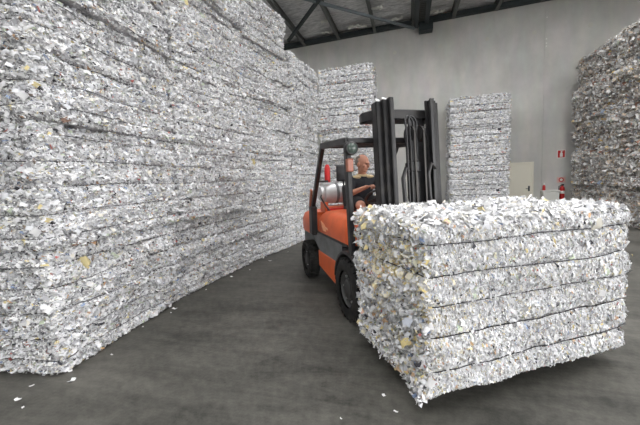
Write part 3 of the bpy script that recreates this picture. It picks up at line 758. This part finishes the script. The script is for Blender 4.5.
bm = BM(); lathe(bm, [(.065, .20), (.065, 1.62), (.08, 1.63), (.08, 1.72), (.05, 1.74), (.038, 1.75), (.038, 1.98)], 'z', (MC+.0, -.14, 0), 18); obj('free_lift_cylinder', bm, M_BLACK, mast, True)
bm = BM(); lathe(bm, [(.03, -.03), (.085, -.028), (.07, -.012), (.07, .012), (.085, .028), (.03, .03)], 'x', (MC-.02, -.15, 2.02), 20)
lathe(bm, [(.03, -.03), (.085, -.028), (.07, -.012), (.07, .012), (.085, .028), (.03, .03)], 'x', (MC+.09, -.15, 2.02), 20); obj('sheave', bm, M_BLACK, mast, True)
for x in (MC-.02, MC+.09):
    bm = BM(); pts = [(x, -.225, 1.2)] + [(x, -.15-.078*math.cos(a), 2.02+.078*math.sin(a)) for a in [PI*k/10 for k in range(11)]] + [(x, -.072, 1.1)]
    tube(bm, pts, .013, 4); obj('chain', bm, M_CHAIN, mast)
for x in (MC-.10, MC-.06):
    bm = BM(); pts = [(x, -.21, 1.2), (x, -.21, 2.08)] + [(x+.05-.05*math.cos(a), -.2+.03*math.sin(a), 2.10+.10*math.sin(a)) for a in [PI*k/8 for k in range(1, 8)]] + [(x+.10, -.17, 2.0), (x+.10, -.16, 1.3)]
    tube(bm, pts, .012, 6); obj('hydraulic_hose', bm, M_BLACK, mast, True)
for x, z1 in ((MC-.14, 1.66), (MC+.16, 1.70)):
    bm = BM(); tube(bm, [(x, -.2, 1.1), (x-.03, -.22, z1-.1), (x+.02, -.2, z1), (x+.08, -.18, z1-.05)], .022, 8); obj('hydraulic_hose', bm, M_BLACK, mast, True)
bm = BM(); box(bm, MC+.04, MC+.235, -.03, -.012, .5, 2.24, .004, 1); obj('hose_guard', bm, M_BLACK, mast)
# carriage and forks
bm = BM()
box(bm, MC-.44, MC+.44, -.34, -.28, .50, .60, .01); box(bm, MC-.44, MC+.44, -.34, -.28, .16, .26, .01)
for x in (MC-.18, MC+.12): box(bm, x, x+.06, -.28, -.20, .16, .75, .01)
car = obj('carriage', bm, M_BLACK, fl); car.location = (0, -.10, 0)
for x in (MC-.30, MC+.18):
    bm = BM()
    prism(bm, [(-.50, .62), (-.455, .62), (-.455, .095), (-.49, .065), (-1.45, .085), (-1.48, .095), (-1.45, .105), (-.52, .112), (-.50, .13)], x, x+.12, .005, 1)
    obj('fork', bm, M_BLACK, fl)

# ------------------------------------------------------------------ driver
def skinned(bm, joints, edges_):
    """limbs that taper from joint to joint, as close-set ellipsoids that the voxel remesh melts into one surface"""
    def rad(r): return r if hasattr(r, '__len__') else (r, r)
    tmp = bmesh.new(); bmesh.ops.create_uvsphere(tmp, u_segments=12, v_segments=8, radius=1)
    tmp.verts.index_update(); SV = np.array([v.co[:] for v in tmp.verts]); SF = [[v.index for v in f.verts] for f in tmp.faces]; tmp.free()
    Vs, Fs = [], []
    for a, b in edges_:
        A, B = Vector(joints[a][:3]), Vector(joints[b][:3]); ra, rb = rad(joints[a][3]), rad(joints[b][3])
        n = max(3, int((B-A).length/(.45*min(*ra, *rb)))+1)
        for k in range(n+1):
            t = k/n; rx, ry = ra[0]*(1-t)+rb[0]*t, ra[1]*(1-t)+rb[1]*t
            o = len(Vs)*len(SV); Vs.append(SV*np.array([rx, ry, min(rx, ry)])+np.array(A.lerp(B, t)[:])); Fs += [[i+o for i in f] for f in SF]
    me = bpy.data.meshes.new('limbs'); me.from_pydata(np.concatenate(Vs).tolist(), [], Fs); bm.from_mesh(me); bpy.data.meshes.remove(me)
def voxel(name, bm, m, parent, vox, it=6, loc=None):
    o = obj(name, bm, m, parent)
    r = o.modifiers.new('Remesh', 'REMESH'); r.mode = 'VOXEL'; r.voxel_size = vox; r.use_smooth_shade = True
    k = o.modifiers.new('Smooth', 'SMOOTH'); k.factor = .5; k.iterations = it
    dg = bpy.context.evaluated_depsgraph_get(); me = bpy.data.meshes.new_from_object(o.evaluated_get(dg))
    old = o.data; o.modifiers.clear(); o.data = me; bpy.data.meshes.remove(old); me.name = name
    for p in me.polygons: p.use_smooth = True
    return o
J = {'pelvis': (.10, .97, 1.27, (.15, .11)), 'belly': (.09, .93, 1.36, (.145, .12)), 'chest': (.08, .90, 1.49, (.15, .105)), 'collar': (.075, .88, 1.60, (.075, .06)), 'neck': (.07, .86, 1.66, .055), 'skull': (.06, .83, 1.73, .06),
     'rsh': (-.095, .88, 1.555, .058), 'rel': (-.19, .70, 1.385, .042), 'rwr': (-.085, .50, 1.455, .028), 'rpalm': (-.05, .455, 1.475, (.035, .022)),
     'lsh': (.255, .89, 1.555, .058), 'lel': (.32, .68, 1.36, .042), 'lwr': (.21, .47, 1.42, .028), 'lpalm': (.18, .43, 1.435, (.035, .022)),
     'rhip': (.0, .92, 1.25, .088), 'rkn': (-.13, .47, 1.235, .062), 'rank': (-.08, .28, .87, .04), 'rfoot': (-.08, .17, .81, .038),
     'lhip': (.19, .92, 1.25, .088), 'lkn': (.27, .47, 1.235, .062), 'lank': (.22, .28, .87, .04), 'lfoot': (.22, .17, .81, .038)}
EDG = [('pelvis', 'belly'), ('belly', 'chest'), ('chest', 'collar'), ('collar', 'neck'), ('neck', 'skull'), ('chest', 'rsh'), ('rsh', 'rel'), ('rel', 'rwr'), ('rwr', 'rpalm'),
       ('chest', 'lsh'), ('lsh', 'lel'), ('lel', 'lwr'), ('lwr', 'lpalm'), ('pelvis', 'rhip'), ('rhip', 'rkn'), ('rkn', 'rank'), ('rank', 'rfoot'),
       ('pelvis', 'lhip'), ('lhip', 'lkn'), ('lkn', 'lank'), ('lank', 'lfoot')]
bm = BM(); skinned(bm, J, EDG)
# head: faces -y before it is turned towards the load
HM = Matrix.Translation((.055, .80, 1.785)) @ Matrix.Rotation(math.radians(30), 4, 'Z') @ Matrix.Rotation(math.radians(10), 4, 'X')
ellipsoid(bm, (0, .012, .02), (.076, .098, .098), M=HM)           # cranium
ellipsoid(bm, (0, -.03, -.045), (.058, .062, .075), M=HM)         # face and jaw
ellipsoid(bm, (0, -.058, -.095), (.028, .026, .022), M=HM)        # chin
ellipsoid(bm, (0, -.098, -.022), (.013, .024, .026), M=HM)        # nose
ellipsoid(bm, (0, -.088, .018), (.046, .02, .012), M=HM)          # brow
ellipsoid(bm, (0, -.085, -.062), (.026, .016, .011), M=HM)        # lips
for sx in (-1, 1):
    ellipsoid(bm, (sx*.080, .01, -.015), (.010, .020, .032), M=HM)
    ellipsoid(bm, (sx*.040, -.062, -.03), (.022, .025, .024), M=HM)
# hands: four fingers curled round the rim, thumb from the side of the palm
def hand(c, fwd, side, upv):
    c, fwd, side, upv = Vector(c), Vector(fwd).normalized(), Vector(side).normalized(), Vector(upv).normalized()
    for k, l in enumerate((.9, 1.0, .95, .75)):
        b = c + side*(.030-.020*k) + fwd*.03
        p = [b, b+fwd*.030*l+upv*.004, b+fwd*.048*l-upv*.018, b+fwd*.034*l-upv*.040, b+fwd*.012*l-upv*.044]
        tube(bm, p, [.0098, .0095, .009, .0085, .006], 8)
    b = c + side*.030 - fwd*.012
    tube(bm, [b, b+side*.016+fwd*.018-upv*.010, b+side*.012+fwd*.036-upv*.026, b+side*.002+fwd*.044-upv*.036], [.012, .0115, .010, .007], 8)
hand((-.035, .435, 1.485), (.55, -.75, .1), (.75, .55, 0), (0, .1, 1))
hand((.165, .41, 1.445), (-.45, -.85, .1), (-.85, .45, 0), (0, .1, 1))
driver = voxel('person', bm, M_SKIN, None, .0055, 5)
driver.location = ORG; driver.rotation_euler = (0, 0, FA)
tag(driver, 'balding man in dark shirt and shorts seated in the forklift, steering', 'person')
G = lambda n, d=.012: (*J[n][:3], tuple(x+d for x in J[n][3]) if hasattr(J[n][3], '__len__') else J[n][3]+d)
def mixj(a, b, t, d): p = [J[a][i]*(1-t)+J[b][i]*t for i in range(3)]; return (*p, d)
S = {'pelvis': G('pelvis'), 'belly': G('belly', .016), 'chest': G('chest', .014), 'collar': (.077, .885, 1.585, (.095, .075)), 'rsh': G('rsh', .014), 'rsl': mixj('rsh', 'rel', .75, .062), 'lsh': G('lsh', .014), 'lsl': mixj('lsh', 'lel', .75, .062)}
bm = BM(); skinned(bm, S, [('pelvis', 'belly'), ('belly', 'chest'), ('chest', 'collar'), ('chest', 'rsh'), ('rsh', 'rsl'), ('chest', 'lsh'), ('lsh', 'lsl')])
shirt = voxel('shirt', bm, M_SHIRT, driver, .008, 4)
for sx in (-1, 1):   # pale yokes over the shoulders
    bm = BM(); ellipsoid(bm, (.078+sx*.095, .875, 1.602), (.075, .075, .028), 16, 10, None)
    obj('shoulder_yoke', bm, M_COLLAR, shirt, True)
bm = BM(); tube(bm, [(.075+.066*math.cos(a), .872+.06*math.sin(a), 1.632+.012*math.sin(a)) for a in [2*PI*k/20 for k in range(20)]], .014, 8, closed=True); obj('collar', bm, M_COLLAR, shirt, True)
T = {'pelvis': G('pelvis', .018), 'rhip': G('rhip', .014), 'rth': mixj('rhip', 'rkn', .72, .088), 'lhip': G('lhip', .014), 'lth': mixj('lhip', 'lkn', .72, .088)}
bm = BM(); skinned(bm, T, [('pelvis', 'rhip'), ('rhip', 'rth'), ('pelvis', 'lhip'), ('lhip', 'lth')])
voxel('shorts', bm, M_SHORTS, driver, .008, 4)
# short grey hair round the back and sides
bm = BM(); g = bmesh.ops.create_uvsphere(bm, u_segments=28, v_segments=18, radius=1)
bmesh.ops.delete(bm, geom=[v for v in bm.verts if (v.co.y < .0 and v.co.z > -.1) or v.co.z > .80-.5*max(0, -v.co.y) or v.co.z < -.62 or v.co.y < -.18], context='VERTS')
bmesh.ops.transform(bm, matrix=HM @ Matrix.Translation((0, .014, .02)) @ Matrix.Diagonal((.081, .103, .101, 1)), verts=bm.verts[:])
hair = obj('hair', bm, M_HAIR, driver, True); sd_ = hair.modifiers.new('Solid', 'SOLIDIFY'); sd_.thickness = .008
bm = BM()
for sx in (-1, 1): ellipsoid(bm, (sx*.032, -.0865, -.002), (.012, .007, .006), 10, 6, HM)
obj('eyes', bm, M_LENS, driver, True)
for x in (-.08, .22):
    bm = BM(); ellipsoid(bm, (x, .20, .805), (.052, .135, .045), 14, 8); tube(bm, [(x, .28, .82), (x, .285, .92)], .058, 12); obj('boot', bm, M_SEAT, driver, True)

# ------------------------------------------------------------------ scraps of paper lying on the floor
def floor_pt(px, py):
    d = fw + rt*((px-320)/F_PX) - up*((py-212.5)/F_PX); t = -EYE/d.z; return Vector((d.x*t, d.y*t, 0))
M_LITTER = mat('litter_paper', (.78, .78, .78), .8)
rng = random.Random(12)
def litter(px, py, size, label, group=None):
    c = floor_pt(px, py); bm = BM(); n = 5
    g = bmesh.ops.create_grid(bm, x_segments=n, y_segments=3, size=.5)
    a = rng.random()*6.28; w = size*rng.uniform(.35, .7); bendk = rng.uniform(.1, .35)
    top = {}
    for v in list(bm.verts):
        x, y = v.co.x, v.co.y
        v.co = Vector((x*size*(1+.25*rng.uniform(-1, 1)), y*w*(1+.3*rng.uniform(-1, 1)), .003+size*bendk*(4*x*x)*rng.uniform(.3, 1.0)))
    ex2 = bmesh.ops.solidify(bm, geom=bm.faces[:], thickness=.001)
    o = obj('paper_scrap', bm, M_LITTER); o.location = (c.x, c.y, .001); o.rotation_euler = (0, 0, a)
    tag(o, label, 'paper scrap', group)
G1 = 'paper scraps on the floor along the left stack'
litter(18, 400, .055, 'white paper scrap on the floor in front of the left stack corner')
litter(32, 386, .035, 'small paper scrap just off the left stack front corner')
litter(23, 408, .025, 'tiny paper scrap at the lower left floor edge')
litter(384, 396, .03, 'white paper scrap on the floor left of the carried bale corner')
litter(341, 419, .02, 'tiny white paper speck on the floor at the bottom of the picture')
litter(396, 412, .03, 'paper scrap on the floor below the carried bale corner')
litter(165, 309, .05, 'white paper scrap on the floor right of the left stack, larger one')
litter(171, 313, .03, 'small paper scrap beside the larger scrap on the floor')
litter(143, 327, .03, 'torn paper scrap near the foot of the left stack')
for (pa, pb), w in zip((((72, 381), (112, 355)), ((175, 309), (206, 290)), ((232, 277), (250, 270)), ((270, 261), (288, 252))), ('nearest', 'second', 'third', 'farthest')):
    litter(*pa, .06, 'larger white paper scrap at the foot of the left stack, %s column' % w, G1)
    litter(*pb, .032, 'smaller white paper scrap at the foot of the left stack, %s column' % w, G1)

# a few loose sheets standing up from the top of the carried bale
Minv = (Matrix.Translation(near.location) @ Matrix.Rotation(FA, 4, 'Z')).inverted()
for px, py, w, h, tlt in [(433, 206, .085, .07, 1.1), (442, 207, .06, .04, .5), (497, 203, .05, .04, 1.0), (545, 200, .06, .045, .9), (572, 203, .05, .04, .7), (380, 214, .06, .04, .6)]:
    d = fw + rt*((px-320)/F_PX) - up*((py-212.5)/F_PX); k = (Z_N+H_N+.005-EYE)/d.z
    c = Minv @ Vector((d.x*k, d.y*k, EYE+d.z*k))
    bm = BM(); g = bmesh.ops.create_grid(bm, x_segments=4, y_segments=3, size=.5)
    for v in bm.verts: v.co = Vector((v.co.x*w, (v.co.y+.4)*h, .10*w*math.sin(v.co.x*5)+.15*h*rng.uniform(-1, 1)*.5))
    bmesh.ops.solidify(bm, geom=bm.faces[:], thickness=.001)
    bmesh.ops.transform(bm, matrix=Matrix.Translation(c) @ Matrix.Rotation(rng.uniform(-.5, .5), 4, 'Z') @ Matrix.Rotation(tlt, 4, 'X'), verts=bm.verts[:])
    obj('loose_sheet', bm, M_LITTER, near)
